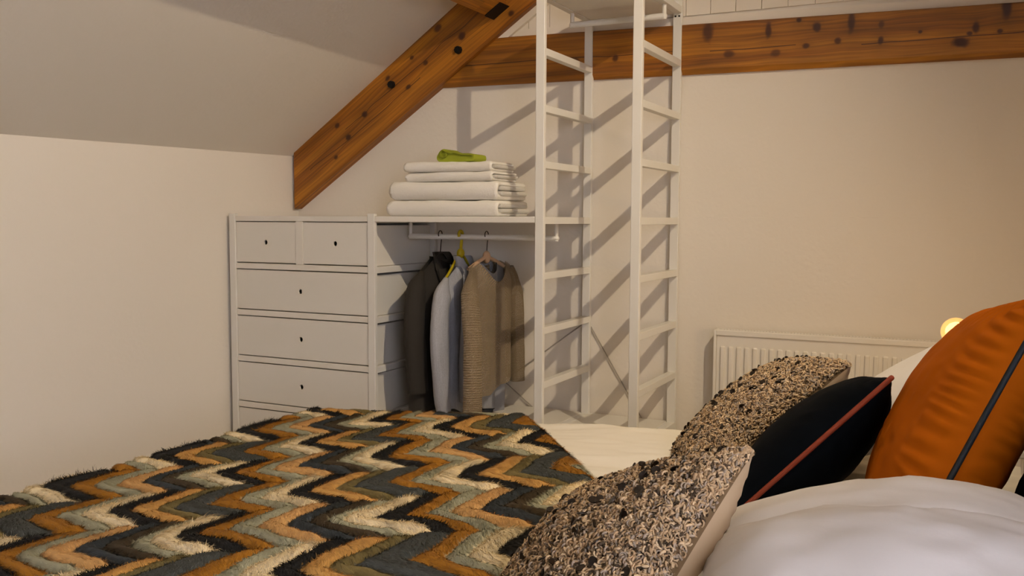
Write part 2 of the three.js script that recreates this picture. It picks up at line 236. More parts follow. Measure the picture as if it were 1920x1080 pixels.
  for (const [X, Y] of [[-1.172, 0.862], [-1.156, 0.862]]) { const s = new THREE.CylinderGeometry(0.004, 0.004, 0.004, 10); s.rotateX(Math.PI / 2); s.translate(X + 0.003, Y + EYE, -WR + 0.001); part('screw', L(s), M.dark, u); }
}

// ------------------------------------------------------------ radiator under the beam
{
  const x0 = -0.965, x1 = 0.55, y1 = -0.462, y0 = -1.06, wf = 3.85, wb = 3.925;
  const r = thing('radiator', 'long white panel radiator with vertical flutes on the gable wall', 'radiator', P((x0 + x1) / 2, y0, wf)); const o = r.position, L = (g) => g.translate(-o.x, -o.y, -o.z);
  const bx = (X0, X1, Y0, Y1, W0, W1, q) => L(rbox(X1 - X0, Y1 - Y0, W1 - W0, (X0 + X1) / 2, (Y0 + Y1) / 2 + EYE, -(W0 + W1) / 2, q));
  for (const [a, b] of [[wf + 0.008, wf + 0.020], [wb - 0.014, wb - 0.002]]) part('panel', bx(x0 + 0.012, x1 - 0.012, y0, y1 - 0.012, a, b, 0.004), M.radiator, r);
  for (const [a, b] of [[x0, x0 + 0.012], [x1 - 0.012, x1]]) part('side_cover', bx(a, b, y0 + 0.01, y1, wf + 0.002, wb, 0.003), M.radiator, r);
  const fl = rbox(0.020, y1 - y0 - 0.11, 0.014, 0, 0, 0, 0.006), n = Math.floor((x1 - x0 - 0.05) / 0.0335);
  for (let i = 0; i < n; i++) { const m = part('flute', fl, M.radiator, r); m.position.set(x0 + 0.040 + i * 0.0335 - o.x, (y0 + y1) / 2 - 0.012 + EYE - o.y, -(wf + 0.006) - o.z); }
  part('top_edge', bx(x0 + 0.012, x1 - 0.012, y1 - 0.022, y1, wf, wf + 0.014, 0.003), M.radiator, r);
  const bars = []; for (let x = x0 + 0.03; x < x1 - 0.02; x += 0.0125) bars.push(box(0.006, 0.004, 0.05, x, y1 - 0.002 + EYE, -(wf + 0.038)));
  bars.push(box(x1 - x0 - 0.024, 0.005, 0.022, (x0 + x1) / 2, y1 - 0.002 + EYE, -(wf + 0.018)), box(x1 - x0 - 0.024, 0.005, 0.012, (x0 + x1) / 2, y1 - 0.002 + EYE, -(wb - 0.016)));
  part('top_grille', L(mergeGeometries(bars)), M.radiator, r);
  for (const x of [x0 + 0.2, x1 - 0.2]) part('wall_bracket', bx(x, x + 0.03, y0 + 0.05, y1 - 0.1, wb - 0.01, WB, 0.002), M.radiator, r);
}

// ------------------------------------------------------------ bed, duvet
const BX0 = -1.965, BX1 = 0.16, BW0 = 0.86, BW1 = 2.50;
const topOf = (X, W) => -0.652 + 0.062 * smooth(-1.95, -0.9, X) + 0.012 * smooth(-1.1, -0.6, X) + 0.010 * (fbm(X * 2.2, W * 2.2, 71, 2) - 0.5);
{
  const b = thing('bed', 'low wooden double bed carrying the white duvet', 'bed', P((BX0 + BX1) / 2, -EYE, (BW0 + BW1) / 2)); const o = b.position;
  const bx = (X0, X1, Y0, Y1, W0, W1, r) => rbox(X1 - X0, Y1 - Y0, W1 - W0, (X0 + X1) / 2, Y0 + (Y1 - Y0) / 2, -(W0 + W1) / 2, r).translate(-o.x, 0, -o.z);
  const wood = std(lin('#7a5636'), 0.6);
  part('bed_frame', bx(BX0 + 0.06, BX1 + 0.13, 0.16, 0.30, BW0 + 0.06, BW1 - 0.06, 0.01), wood, b);
  for (const x of [BX0 + 0.12, BX1 - 0.06]) for (const w of [BW0 + 0.12, BW1 - 0.12]) part('leg', bx(x - 0.035, x + 0.035, 0, 0.17, w - 0.035, w + 0.035, 0.006), wood, b);
  part('headboard', bx(BX1 + 0.13, BX1 + 0.19, 0.1, 1.02, BW0 + 0.02, BW1 - 0.02, 0.012), std(lin('#8f8a84'), 0.85), b);
  const m = tag(part(numbered('mattress'), rbox(BX1 - BX0 - 0.10, 0.20, BW1 - BW0 - 0.12, (BX0 + BX1) / 2 + 0.02, 0.40, -(BW0 + BW1) / 2, 0.04), M.cotton, scene), 'thick white mattress under the duvet', 'mattress');
}
// folding of a sheet over an edge: s along the sheet -> [position, drop]
function fold(s, e0, e1, r) { const q = Math.PI / 2 * r; let sg = 1, e = e1, d = s - (e1 - r); if (s < e0 + r) { sg = -1; e = e0; d = (e0 + r) - s; } if (d <= 0) return [s, 0]; if (d < q) return [e - sg * r + sg * r * Math.sin(d / r), r - r * Math.cos(d / r)]; return [e + sg * 0.03 * Math.min(1, (d - q) / 0.3), r + (d - q)]; }
function drape(s, t, lift, r = 0.055) { const [x, dx] = fold(s, BX0, BX1, r), [w, dw] = fold(t, BW0, BW1, r); const y = topOf(clamp(s, BX0, BX1), clamp(t, BW0, BW1)) - Math.max(dx, dw); return [x + (dx > 0 && s < 0 ? -lift : 0), y + (Math.max(dx, dw) > r ? 0 : lift), w + (dw > 0.02 ? (t > 1.5 ? lift : -lift) : 0)]; }
{
  const hang = 0.26, g = gridGeo(260, 200, (i, j) => { const s = lerp(BX0 - hang, BX1 - 0.04, i), t = lerp(BW0 - hang, BW1 + hang, j); const [x, y, w] = drape(s, t, 0); const wr = 0.010 * (fbm(s * 7, t * 4, 81, 3) - 0.5) + 0.016 * (1 - Math.abs(2 * fbm(s * 3 + t * 4, t * 11 - s * 2, 83, 3) - 1)) * smooth(-1.45, -1.0, s) - 0.010; return P(x, y + wr, w); }, (i, j) => [i * 4, j * 4]);
  tag(part(numbered('duvet'), g, M.duvet, scene), 'plain white duvet spread over the bed', 'duvet');
}

// ------------------------------------------------------------ fur throw: chevron bands in seven colours
const FUR = { black: '#0b0b0d', tan: '#c2944f', olive: '#6d5f34', slate: '#3d403d', ochre: '#98640a', sage: '#98967e', cream: '#ecdcb8', peach: '#c59a60', charcoal: '#2c3236', brown: '#392b14' };
for (const k in FUR) FUR[k] = lin(FUR[k]);
const SEQ_A = [['black', .13], ['tan', .15], ['olive', .11], ['slate', .21], ['ochre', .14], ['sage', .12], ['cream', .14]];
const SEQ_B = [['black', .13], ['ochre', .13], ['sage', .13], ['peach', .15], ['charcoal', .12], ['brown', .11], ['sage', .09], ['cream', .14]];
const PP = 0.372, QB = 0.266, QC = -2.30;
const pq = (p, q) => [0.8 * p + 0.6 * q, 0.6 * p - 0.8 * q];
function furCell(p, q) {          // -> [colour name, centre-ness across the stripe 0..1]
  q += 0.024 * (fbm(p * 9, q * 9, 91, 2) - 0.5) + 0.010 * (fbm(p * 45, q * 45, 95, 2) - 0.5); p += 0.034 * (fbm(p * 8 + 9, q * 8, 93, 2) - 0.5) + 0.014 * (fbm(p * 50, q * 50, 96, 2) - 0.5);
  const k = Math.floor((q - QC) / QB + 0.5), dq = (q - QC) - k * QB, isB = ((k % 2) + 2) % 2 === 0, a = Math.sqrt(dq * dq + 0.0001) - 0.01;
  let f = (p - (isB ? 0.062 : 0.248) - a * 0.82) / PP; f -= Math.floor(f);
  const seq = isB ? SEQ_B : SEQ_A; let c = 0;
  for (const [n, w] of seq) { if (f < c + w) { const e = Math.min(f - c, c + w - f) * PP, e2 = QB / 2 - Math.abs(dq); return [n, smooth(0, 0.02, e) * smooth(0, 0.025, e2), n]; } c += w; }
  return ['cream', 0.5];
}
const P0 = -1.72, P1 = 0.55, Q0 = -3.16, Q1 = -0.95;
const furOK = (s, t) => s > BX0 - 0.30 && t < BW1 + 0.22 && t > BW0 - 0.1;
function furPoint(p, q) { const [s, t] = pq(p, q); if (!furOK(s, t)) return null; const n = furCell(p, q)[1]; const edge = smooth(0, 0.03, P1 - p); const [x, y, w] = drape(s, t, 0.006 + 0.011 * n * edge + 0.014 * (fbm(s * 5, t * 5, 97, 2)) * edge); return P(x, y, w); }
{
  const th = thing('fur_throw', 'patchwork faux fur throw with zigzag black, ochre, sage and cream bands', 'throw', P(-1.2, -0.62, 1.8)); const o = th.position;
  const np = 300, nq = 300, pos = [], col = [], idx = [], id = new Int32Array((np + 1) * (nq + 1)).fill(-1);
  for (let j = 0; j <= nq; j++) for (let i = 0; i <= np; i++) { const p = lerp(P0, P1, i / np), q = lerp(Q0, Q1, j / nq), v = furPoint(p, q); if (!v) continue; id[j * (np + 1) + i] = pos.length / 3; pos.push(v.x - o.x, v.y - o.y, v.z - o.z); const c = FUR[furCell(p, q)[0]]; col.push(c.r, c.g, c.b); }
  for (let j = 0; j < nq; j++) for (let i = 0; i < np; i++) { const a = id[j * (np + 1) + i], b = id[j * (np + 1) + i + 1], c = id[(j + 1) * (np + 1) + i], d = id[(j + 1) * (np + 1) + i + 1]; if (a < 0 || b < 0 || c < 0 || d < 0) continue; idx.push(a, d, b, a, c, d); }
  const g = new THREE.BufferGeometry(); g.setAttribute('position', new THREE.Float32BufferAttribute(pos, 3)); g.setAttribute('color', new THREE.Float32BufferAttribute(col, 3)); g.setIndex(idx); g.computeVertexNormals();
  part('fur_backing', g, std(0xffffff, 1, { vertexColors: true }), th);
  // strands
  const R = rng(5), N = 620000, blade = new THREE.BufferGeometry(), bp = [], bi = [];
  for (let k = 0; k <= 3; k++) { const t = k / 3, y = Math.sin(t * 1.1) / 1.1, z = (1 - Math.cos(t * 1.1)) / 1.1, w = 0.5 * (1 - t * t * 0.9); bp.push(-w, y, z, w, y, z); }
  for (let k = 0; k < 3; k++) { const a = k * 2; bi.push(a, a + 1, a + 3, a, a + 3, a + 2); }
  blade.setAttribute('position', new THREE.Float32BufferAttribute(bp, 3)); blade.setIndex(bi); blade.computeVertexNormals();
  const im = new THREE.InstancedMesh(blade, std(0xffffff, 0.75), N), m4 = new THREE.Matrix4(), cc = new THREE.Color(); let n = 0;
  const X = new THREE.Vector3(), Y = new THREE.Vector3(), Z = new THREE.Vector3(), nrm = new THREE.Vector3(), d1 = new THREE.Vector3(), d2 = new THREE.Vector3();
  let guard = 0;
  while (n < N && guard++ < N * 3) {
    const p = lerp(P0, P1, R()), q = lerp(Q0, Q1, R()), [s, t] = pq(p, q); if (!furOK(s, t) || t > BW1 + 0.12 || s < BX0 - 0.14) continue;
    const e = 0.006, v = furPoint(p, q), va = furPoint(p + e, q), vb = furPoint(p, q + e); if (!v || !va || !vb) continue;
    d1.subVectors(va, v); d2.subVectors(vb, v); nrm.crossVectors(d2, d1).normalize(); if (nrm.y < 0) nrm.negate();
    const name = furCell(p, q)[0], k = (0.72 + 0.56 * R()) * (0.72 + 0.56 * fbm(s * 22, t * 22, 105, 2)) * (name === 'slate' && R() < 0.12 ? 2.4 : 1), long = (name === 'cream' || name === 'black' ? 0.021 : 0.015) * (0.6 + 0.7 * R());
    // pile leans towards the head of the bed with swirls
    const ang = 0.35 + 1.2 * (fbm(s * 6, t * 6, 101, 3) - 0.5) * 2 + 0.8 * (R() - 0.5);
    Z.set(Math.cos(ang), 0, Math.sin(ang)); Z.addScaledVector(nrm, -Z.dot(nrm)).normalize();
    const tilt = 0.75 + 0.45 * R(); Y.copy(nrm).multiplyScalar(Math.cos(tilt)).addScaledVector(Z, Math.sin(tilt)).normalize(); Z.crossVectors(X.crossVectors(Y, Z).normalize(), Y); 
    const wd = 0.0008 + 0.0008 * R();
    m4.makeBasis(X.clone().multiplyScalar(wd), Y.clone().multiplyScalar(long), Z.clone().multiplyScalar(long)); m4.setPosition(v.x - o.x, v.y - o.y - 0.002, v.z - o.z);
    im.setMatrixAt(n, m4); const c = FUR[name]; cc.setRGB(c.r * k, c.g * k, c.b * k); im.setColorAt(n, cc); n++;
  }
  im.count = n; im.name = 'fur_pile'; im.userData.kind = 'stuff'; im.castShadow = im.receiveShadow = true; th.add(im);
}

// ------------------------------------------------------------ cushions and pillows
// local axes: x = along the side edge pair (near side at +x), y = from the foot edge to the top edge, z = out of the front face
function frame(A, psi, lean, roll, L, H = L) {       // A: near top corner in world axes [X, Y, W]
  const r = Math.PI / 180, s2 = new THREE.Vector3(-Math.sin(psi * r) * Math.cos(roll * r), -Math.sin(roll * r), -Math.cos(psi * r) * Math.cos(roll * r)), h = new THREE.Vector3(Math.cos(psi * r), 0, -Math.sin(psi * r));
  const u = new THREE.Vector3().crossVectors(h, s2); if (u.y < 0) u.negate();
  const t2 = h.clone().multiplyScalar(Math.cos(lean * r)).addScaledVector(u, Math.sin(lean * r));
  const x = s2.clone().negate(), y = t2, z = new THREE.Vector3().crossVectors(x, y);
  const c = P(...A).addScaledVector(x, -L / 2).addScaledVector(y, -H / 2);
  return { c, q: new THREE.Quaternion().setFromRotationMatrix(new THREE.Matrix4().makeBasis(x, y, z)), z };
}
function cushionPt(a, b, L, H, T, side, o) {         // a, b in -1..1
  const pin = o.pinch ?? 0.07, ca = 1 - pin * (1 - b * b) * Math.pow(Math.abs(a), 3), cb = 1 - pin * (1 - a * a) * Math.pow(Math.abs(b), 3);
  const e = o.exp ?? 0.5, f = Math.pow(Math.max(0, (1 - a * a)), e) * Math.pow(Math.max(0, (1 - b * b)), e);
  const edge = Math.max(Math.abs(a), Math.abs(b)), wr = (o.wrinkle ?? 0.004) * (fbm(a * 3 + (o.seed || 0), b * 3, 7, 3) - 0.5) * 2 * f
    + (o.pleat ?? 0.003) * smooth(o.pleatFrom ?? 0.6, 0.95, edge + 0.12 * (fbm(a * 7, b * 7, 19, 2) - 0.5)) * Math.min(1, f * 3) * Math.sin((Math.abs(a) > Math.abs(b) ? b : a) * 60 + 14 * fbm(a * 2, b * 2 + (o.seed || 0), 15, 2));
  const sag = (o.sag || 0) * f;
  return new THREE.Vector3(a * L / 2 * ca, b * H / 2 * cb - sag, side * (T / 2 * f + wr));
}
const clus = (t) => Math.sin((t * 2 - 1) * Math.PI / 2);
function cushionSide(L, H, T, side, o, n = 48) { const g = gridGeo(n, n, (i, j) => cushionPt(clus(i), clus(j), L, H, T, side, o), (i, j) => [i * L * 2, j * H * 2]); if (side > 0) { } else { const id = g.getIndex(); const a = id.array; for (let k = 0; k < a.length; k += 3) { const t = a[k]; a[k] = a[k + 1]; a[k + 1] = t; } g.computeVertexNormals(); } return g; }
function outline(L, H, T, o) { const pts = [], N = 20; const add = (a, b) => { const v = cushionPt(a, b, L, H, T, 1, o); v.z = 0; pts.push(v); }; for (let k = 0; k < N; k++) add(clus(k / N), -1); for (let k = 0; k < N; k++) add(1, clus(k / N)); for (let k = 0; k < N; k++) add(-clus(k / N), 1); for (let k = 0; k < N; k++) add(-1, -clus(k / N)); return pts; }
function cushion(name, label, category, fr, L, H, T, front, back, o = {}, group) {
  const t = thing(name, label, category, fr.c, group); t.quaternion.copy(fr.q);
  part('front_cover', cushionSide(L, H, T, 1, o, o.n), front, t); part('back_cover', cushionSide(L, H, T, -1, o, o.n), back, t);
  if (o.piping) part('piping', tube(outline(L, H, T, o), 0.0048, 320, 8, true), o.piping, t);
  return t;
}
const velvet = (hex, sheen) => new THREE.MeshPhysicalMaterial({ color: lin(hex), roughness: 0.75, specularIntensity: 0.12, sheen: 0.6, sheenColor: lin(sheen), sheenRoughness: 0.5 });
const ORANGE = velvet('#ad5706', '#8a3c02'), NAVY = velvet('#03070d', '#050a10'), RUST = std(lin('#84300f'), 0.7), NAVYP = std(lin('#0a1a26'), 0.6);
const KNIT = std(lin('#6d583e'), 0.95), PLAIN = std(lin('#b39c80'), 0.8, { bumpMap: linenBump, bumpScale: 0.0003 });

cushion('velvet_cushion', 'large burnt orange velvet cushion with navy piping', 'cushion', frame([0.112, -0.108, 1.60], 7, 65, 9, 0.5), 0.5, 0.5, 0.205, ORANGE, ORANGE, { piping: NAVYP, wrinkle: 0.010, pleat: 0.0035, n: 140, seed: 3, exp: 0.45 });
cushion('velvet_cushion', 'dark navy velvet cushion with rust red piping beside the orange one', 'cushion', frame([-0.120, -0.278, 1.76], 6, 46, 11, 0.45), 0.45, 0.45, 0.17, NAVY, NAVY, { piping: RUST, wrinkle: 0.005, seed: 8 });
function shaggy(label, fr, L, H, T, seed, o) {
  const t = cushion('shaggy_cushion', label, 'cushion', fr, L, H, T, KNIT, PLAIN, o, 'shaggy knit cushions with dark sequins');
  const R = rng(seed), N = 30000, loop = new THREE.TorusGeometry(1, 0.34, 4, 6, 4.4), im = new THREE.InstancedMesh(loop, std(0xffffff, 0.9), N);
  const m4 = new THREE.Matrix4(), q = new THREE.Quaternion(), e = new THREE.Euler(), c = new THREE.Color();
  for (let k = 0; k < N; k++) {
    const ea = R() < 0.55, a = (ea ? clus(R()) : R() * 2 - 1) * 0.999, b = (ea ? clus(R()) : R() * 2 - 1) * 0.999, v = cushionPt(a, b, L, H, T, 1, o), s = 0.0022 + 0.0026 * R();
    e.set((R() - 0.5) * 2.4, (R() - 0.5) * 2.4, R() * 6.3); q.setFromEuler(e); v.z += 0.008 * R();
    m4.compose(v, q, new THREE.Vector3(s, s, s * (0.9 + 0.6 * R()))); im.setMatrixAt(k, m4);
    const z = R(), d = z < 0.11 ? [0.07, 0.045, 0.025] : z < 0.5 ? [0.50, 0.345, 0.20] : z < 0.8 ? [0.66, 0.49, 0.31] : [0.41, 0.33, 0.26], j = 0.8 + 0.4 * R(); c.setRGB(d[0] * j, d[1] * j, d[2] * j); im.setColorAt(k, c);
  }
  im.name = 'yarn_loops'; im.userData.kind = 'stuff'; im.castShadow = im.receiveShadow = true; t.add(im);
  const disc = new THREE.CylinderGeometry(0.0068, 0.0068, 0.0012, 12); disc.rotateX(Math.PI / 2); const mat = std(lin('#1d1209'), 0.3, { metalness: 0.3 });
  for (let k = 0; k < 95; k++) { const a = (R() * 2 - 1) * 0.96, b = (R() * 2 - 1) * 0.96, v = cushionPt(a, b, L, H, T, 1, o); const m = part('sequin', disc, mat, t); m.position.set(v.x, v.y, v.z + 0.0112); m.rotation.set((R() - 0.5) * 1.8, (R() - 0.5) * 1.8, 0); }
  return t;
}
shaggy('beige shaggy knit cushion nearest the viewer, in front of the white pillow', frame([-0.246, -0.302, 1.20], 51, 43, 22, 0.46, 0.44), 0.46, 0.44, 0.16, 201, { seed: 21, pinch: 0.05, exp: 0.42, pleat: 0.0018, wrinkle: 0.008 });
shaggy('beige shaggy knit cushion farther away, in front of the radiator', frame([-0.229, -0.316, 2.12], 24, 40, 11, 0.45), 0.45, 0.45, 0.19, 202, { seed: 27, pinch: 0.05, exp: 0.42 });
cushion('velvet_cushion', 'dark navy velvet cushion tucked behind the orange one at the headboard', 'cushion', frame([0.215, -0.24, 1.42], 4, 72, 4, 0.4), 0.4, 0.4, 0.13, NAVY, NAVY, { seed: 12 });
// white pillows
cushion('pillow', 'plump white pillow on the near side, right below the orange cushion', 'pillow', frame([0.175, -0.425, 1.07], 10, 12, 0, 0.42, 0.50), 0.42, 0.50, 0.27, M.cotton, M.cotton, { exp: 0.4, wrinkle: 0.008, seed: 31, pinch: 0.03 });
cushion('pillow', 'white pillow nearest the viewer, low in front of the other near pillow', 'pillow', frame([0.215, -0.447, 0.92], 10, 5, -5, 0.40, 0.47), 0.40, 0.47, 0.24, M.cotton, M.cotton, { exp: 0.42, wrinkle: 0.010, seed: 44, pinch: 0.03 });
cushion('pillow', 'white pillow propped up on the far side behind the orange cushion', 'pillow', frame([0.13, -0.235, 2.05], 5, 33, 5, 0.5, 0.48), 0.5, 0.48, 0.16, M.cotton, M.cotton, { exp: 0.45, seed: 37, pinch: 0.04 });

// ------------------------------------------------------------ bedside table and globe lamp by the radiator
{
  const x = 0.0, w = 3.02, t = thing('bedside_table', 'small white bedside table between the bed and the radiator', 'table', P(x, -EYE, w)); const wd = M.lacquer, h = 0.62;
  part('table_top', rbox(0.42, 0.025, 0.38, 0, h - 0.0125, 0, 0.006), wd, t); part('table_shelf', rbox(0.38, 0.02, 0.34, 0, 0.2, 0, 0.004), wd, t);
  for (const a of [-1, 1]) for (const b of [-1, 1]) part('leg', rbox(0.035, h - 0.025, 0.035, a * 0.18, (h - 0.025) / 2, b * 0.16, 0.004), wd, t);
  const p = P(-0.035, -EYE + h, 3.0), gy = -0.325 + EYE - h, l = thing('globe_lamp', 'little glowing amber glass globe lamp behind the orange cushion', 'lamp', p);
  part('base', new THREE.LatheGeometry([[0, 0], [0.055, 0], [0.055, 0.012], [0.02, 0.02], [0.012, 0.06], [0.012, gy - 0.05], [0.022, gy - 0.04], [0.022, gy - 0.032], [0, gy - 0.032]].map((v) => new THREE.Vector2(...v)), 28), std(lin('#b08a4a'), 0.35, { metalness: 0.8 }), l);
  part('bulb_glass', new THREE.SphereGeometry(0.042, 28, 20).translate(0, gy, 0), new THREE.MeshPhysicalMaterial({ color: lin('#fbe6c4'), roughness: 0.08, transmission: 0.98, thickness: 0, ior: 1.3, emissive: warm([1, 0.78, 0.5], 1), emissiveIntensity: 1.3 }), l);
  part('bulb', new THREE.SphereGeometry(0.021, 20, 14).translate(0.012, gy + 0.004, 0.026), std(0xffffff, 0.4, { emissive: warm([1, 0.86, 0.6], 1), emissiveIntensity: 14 }), l);
  const pl = new THREE.PointLight(new THREE.Color().setRGB(1, 0.66, 0.32), GLOBE_POWER, 0, 2); pl.castShadow = true; pl.shadow.radius = 2; pl.position.set(p.x, p.y + gy, p.z); pl.name = 'globe_light'; scene.add(pl);
}

// ------------------------------------------------------------ towels on the shelf
const terry = tex(256, 256, (u, v) => { const n = 255 * (0.6 * hash(Math.floor(u * 256), Math.floor(v * 256), 4) + 0.4 * fbm(u * 40, v * 40, 4, 2)); return [n, n, n]; }, false); terry.repeat.set(5, 5);
M.towel = std(lin('#f5f3ef'), 0.95, { bumpMap: terry, bumpScale: 0.0015 });
// a towel folded in layers: outer layer wraps round the front, inner layers show at the end
function towelGeo(L, D, H, layers, seed) {
  const gs = [], th = H / layers, rad = H / 2;
  // outer wrap: C-shaped profile in depth/height, swept along the length
  const prof = []; const inn = th * 0.82; const nA = 14;
  prof.push([D, H]); for (let k = 0; k <= nA; k++) { const a = Math.PI / 2 + Math.PI * k / nA; prof.push([rad * 0.8 + rad * 0.8 * Math.cos(a), rad + rad * Math.sin(a)]); } prof.push([D, 0]);
  const pin = []; pin.push([D, inn]); const ri = rad - inn; for (let k = nA; k >= 0; k--) { const a = Math.PI / 2 + Math.PI * k / nA; pin.push([rad * 0.8 + ri * 0.8 * Math.cos(a), rad + ri * Math.sin(a)]); } pin.push([D, H - inn]);
  const full = [...prof, ...pin]; const nl = 40, R2 = 0.012;
  const ring = (x, s) => full.map(([d, y]) => { const cx = D / 2, cy = H / 2; return [x, cy + (y - cy) * s, cx + (d - cx)]; });
  const pos = [], idx = [], uv = [], N = full.length;
  for (let i = 0; i <= nl; i++) { const t = i / nl, x = (t - 0.5) * L, end = Math.min(t, 1 - t) * L, s = end < R2 ? 0.80 + 0.20 * Math.sin(end / R2 * Math.PI / 2) : 1; ring(x, s).forEach(([a, y, d], k) => { const w = 0.006 * (fbm(a * 9 + seed, d * 9, seed, 3) - 0.5) * 2 * (y > H * 0.5 ? 1 : 0.3); pos.push(a + 0.004 * (vnoise(y * 90, d * 20, seed) - 0.5), y + w, d + 0.006 * (fbm(a * 8, seed, seed + 3, 2) - 0.5)); uv.push(a, d + y); }); }
  for (let i = 0; i < nl; i++) for (let k = 0; k < N; k++) { const k2 = (k + 1) % N, a = i * N + k, b = i * N + k2, c = a + N, d = b + N; idx.push(a, b, d, a, d, c); }
  for (const [i, f] of [[0, 1], [nl, -1]]) { const np = prof.length; for (let k = 0; k < np - 1; k++) { const a = i * N + k, b = i * N + k + 1, c = i * N + (N - 1 - k), d = i * N + (N - 2 - k); if (f > 0) idx.push(a, c, b, b, c, d); else idx.push(a, b, c, b, d, c); } }
  const g = new THREE.BufferGeometry(); g.setAttribute('position', new THREE.Float32BufferAttribute(pos, 3)); g.setAttribute('uv', new THREE.Float32BufferAttribute(uv, 2)); g.setIndex(idx); g.computeVertexNormals(); gs.push(g);
  for (let k = 0; k < layers - 2; k++) { const b = new RoundedBoxGeometry(L + 0.016, th * 1.02, D - rad * 0.9, 4, th * 0.48); b.translate(((k * 7 + seed) % 3 - 1) * 0.004, inn + (k + 0.5) * (H - 2 * inn) / (layers - 2), rad * 0.8 + (D - rad * 0.9) / 2 + 0.004); gs.push(mergeVertices(b)); }
  return gs.map((q) => { const c = q.index ? q.toNonIndexed() : q; return c; });
}
{
  const spec = [['thick white towel at the bottom of the folded stack', -2.04, 0.545, 0.068, 4, 0.009, 3.415, 0.29], ['second white towel up in the folded stack, widest fold', -2.035, 0.525, 0.078, 4, 0.078, 3.415, 0.285], ['thin white towel third from the bottom of the stack', -2.01, 0.43, 0.040, 3, 0.157, 3.425, 0.22], ['thin white towel on top of the stack under the green cloth', -2.012, 0.425, 0.042, 3, 0.198, 3.42, 0.22]];
  spec.forEach(([label, X, L, H, n, y, w, D], i) => {
    const t = thing('folded_towel', label, 'towel', P(X, y, w), 'white towels folded on the shelf'); t.rotation.y = [0.0, 0.015, -0.02, 0.02][i];
    const gs = towelGeo(L, D, H, n, 5 + i * 3); gs.forEach((g, k) => { g.scale(1, 1, -1); const ix = []; for (let q = 0; q < g.attributes.position.count; q += 3) ix.push(q, q + 2, q + 1); g.setIndex(ix); g.computeVertexNormals(); const mg = mergeVertices((() => { const c = g.clone(); c.deleteAttribute('normal'); return c; })(), 1e-4); mg.computeVertexNormals(); part(k ? 'inner_fold' : 'outer_fold', mg, M.towel, t); });
  });
  // green cloth: small roll-folded microfibre cloth
  const green = std(lin('#9aa428'), 0.9, { bumpMap: terry, bumpScale: 0.001 });
  const c = thing('green_cloth', 'small folded lime green cloth on top of the white towels', 'cloth', P(-1.975, 0.240, 3.43));
  const body = new THREE.Shape(); body.moveTo(0.083, 0.004); body.bezierCurveTo(0.03, 0, -0.04, 0.001, -0.070, 0.002); body.bezierCurveTo(-0.092, 0.004, -0.094, 0.020, -0.084, 0.032); body.bezierCurveTo(-0.076, 0.048, -0.062, 0.056, -0.050, 0.050); body.bezierCurveTo(-0.036, 0.042, -0.010, 0.034, 0.020, 0.032); body.bezierCurveTo(0.05, 0.031, 0.075, 0.032, 0.086, 0.026); body.bezierCurveTo(0.090, 0.018, 0.088, 0.010, 0.083, 0.004);
  const bg = new THREE.ExtrudeGeometry(body, { depth: 0.10, bevelEnabled: true, bevelThickness: 0.006, bevelSize: 0.003, bevelSegments: 3, curveSegments: 14 }); bg.translate(0, 0, -0.108); part('folded_body', bg, green, c);
  // loose upper layer with its edge curling into a loop at the left end
  const lip = []; for (let k = 0; k <= 26; k++) { const t = k / 26; if (t < 0.55) lip.push([lerp(0.086, -0.040, t / 0.55), lerp(0.024, 0.040, t / 0.55) + 0.0015 * Math.sin(t * 22), 0]); else { const q = (t - 0.55) / 0.45, an = Math.PI / 2 + q * Math.PI * 1.75, r = lerp(0.020, 0.008, q); lip.push([-0.056 + 1.2 * r * Math.cos(an) + 0.004, 0.032 + r * Math.sin(an), 0]); } }
  const lg = gridGeo(90, 8, (i, j) => { const cv = lipCurve(lip, i); const a2 = j * Math.PI * 2; return new THREE.Vector3(cv.x + 0.0028 * Math.cos(a2) * cv.nx, cv.y + 0.0028 * Math.cos(a2) * cv.ny, 0.002 + 0.006 * Math.sin(a2)); }, null, true); part('cloth_edge', lg, green, c);
}
function lipCurve(l, i) { const f = i * (l.length - 1), k = Math.min(l.length - 2, Math.floor(f)), t = f - k, a = l[k], b = l[k + 1], dx = b[0] - a[0], dy = b[1] - a[1], d = Math.hypot(dx, dy) || 1; return { x: lerp(a[0], b[0], t), y: lerp(a[1], b[1], t), nx: -dy / d, ny: dx / d }; }

// ------------------------------------------------------------ clothes on the rail
// garment axes: s towards the viewer (out of the wall), n to the right, y down from the neck
function garmentBody(o) {
  const { w0, w1, len, neck, drop, scoop, thick, folds, seed } = o;
  return gridGeo(96, 60, (i, j) => {
    const th = i * Math.PI * 2, ct = Math.cos(th), st = Math.sin(th); const v = j;
    const half = lerp(w0, w1, smooth(0, 0.9, v)) * (1 - 0.05 * Math.sin(Math.min(1, v * 3) * Math.PI));
    const s = half * Math.sign(ct) * Math.pow(Math.abs(ct), 0.8), as = Math.abs(s);
    const b0 = as < neck ? 0.035 * Math.sqrt(Math.max(0, 1 - (as / neck) ** 2)) + 0.010 : 0.012, b = lerp(b0, thick, smooth(0, 0.18, v));
    let n = b * Math.sign(st) * Math.pow(Math.abs(st), 0.7);
    const fo = folds * smooth(0.1, 0.9, v); n += fo * Math.sin(s * 55 + seed) + fo * 0.8 * Math.sin(s * 27 + seed * 2 + v * 3) + 0.006 * (fbm(s * 12, v * 6, seed, 3) - 0.5);
    const shoulder = drop * Math.max(0, as - neck * 0.8) / (w0 - neck * 0.8), dip = as < neck ? (st > 0 ? scoop : (o.back ?? 0.01)) * (1 - (as / neck) ** 2) : 0;
    const y0 = -shoulder - dip, yb = -len + (o.hem ? o.hem(s / w1, st) : 0) + 0.006 * Math.sin(s * 40 + seed);
    return new THREE.Vector3(n, lerp(y0, yb, v), s);
  }, (i, j) => [i * 2 * (w0 + w1), j * len], true);
}
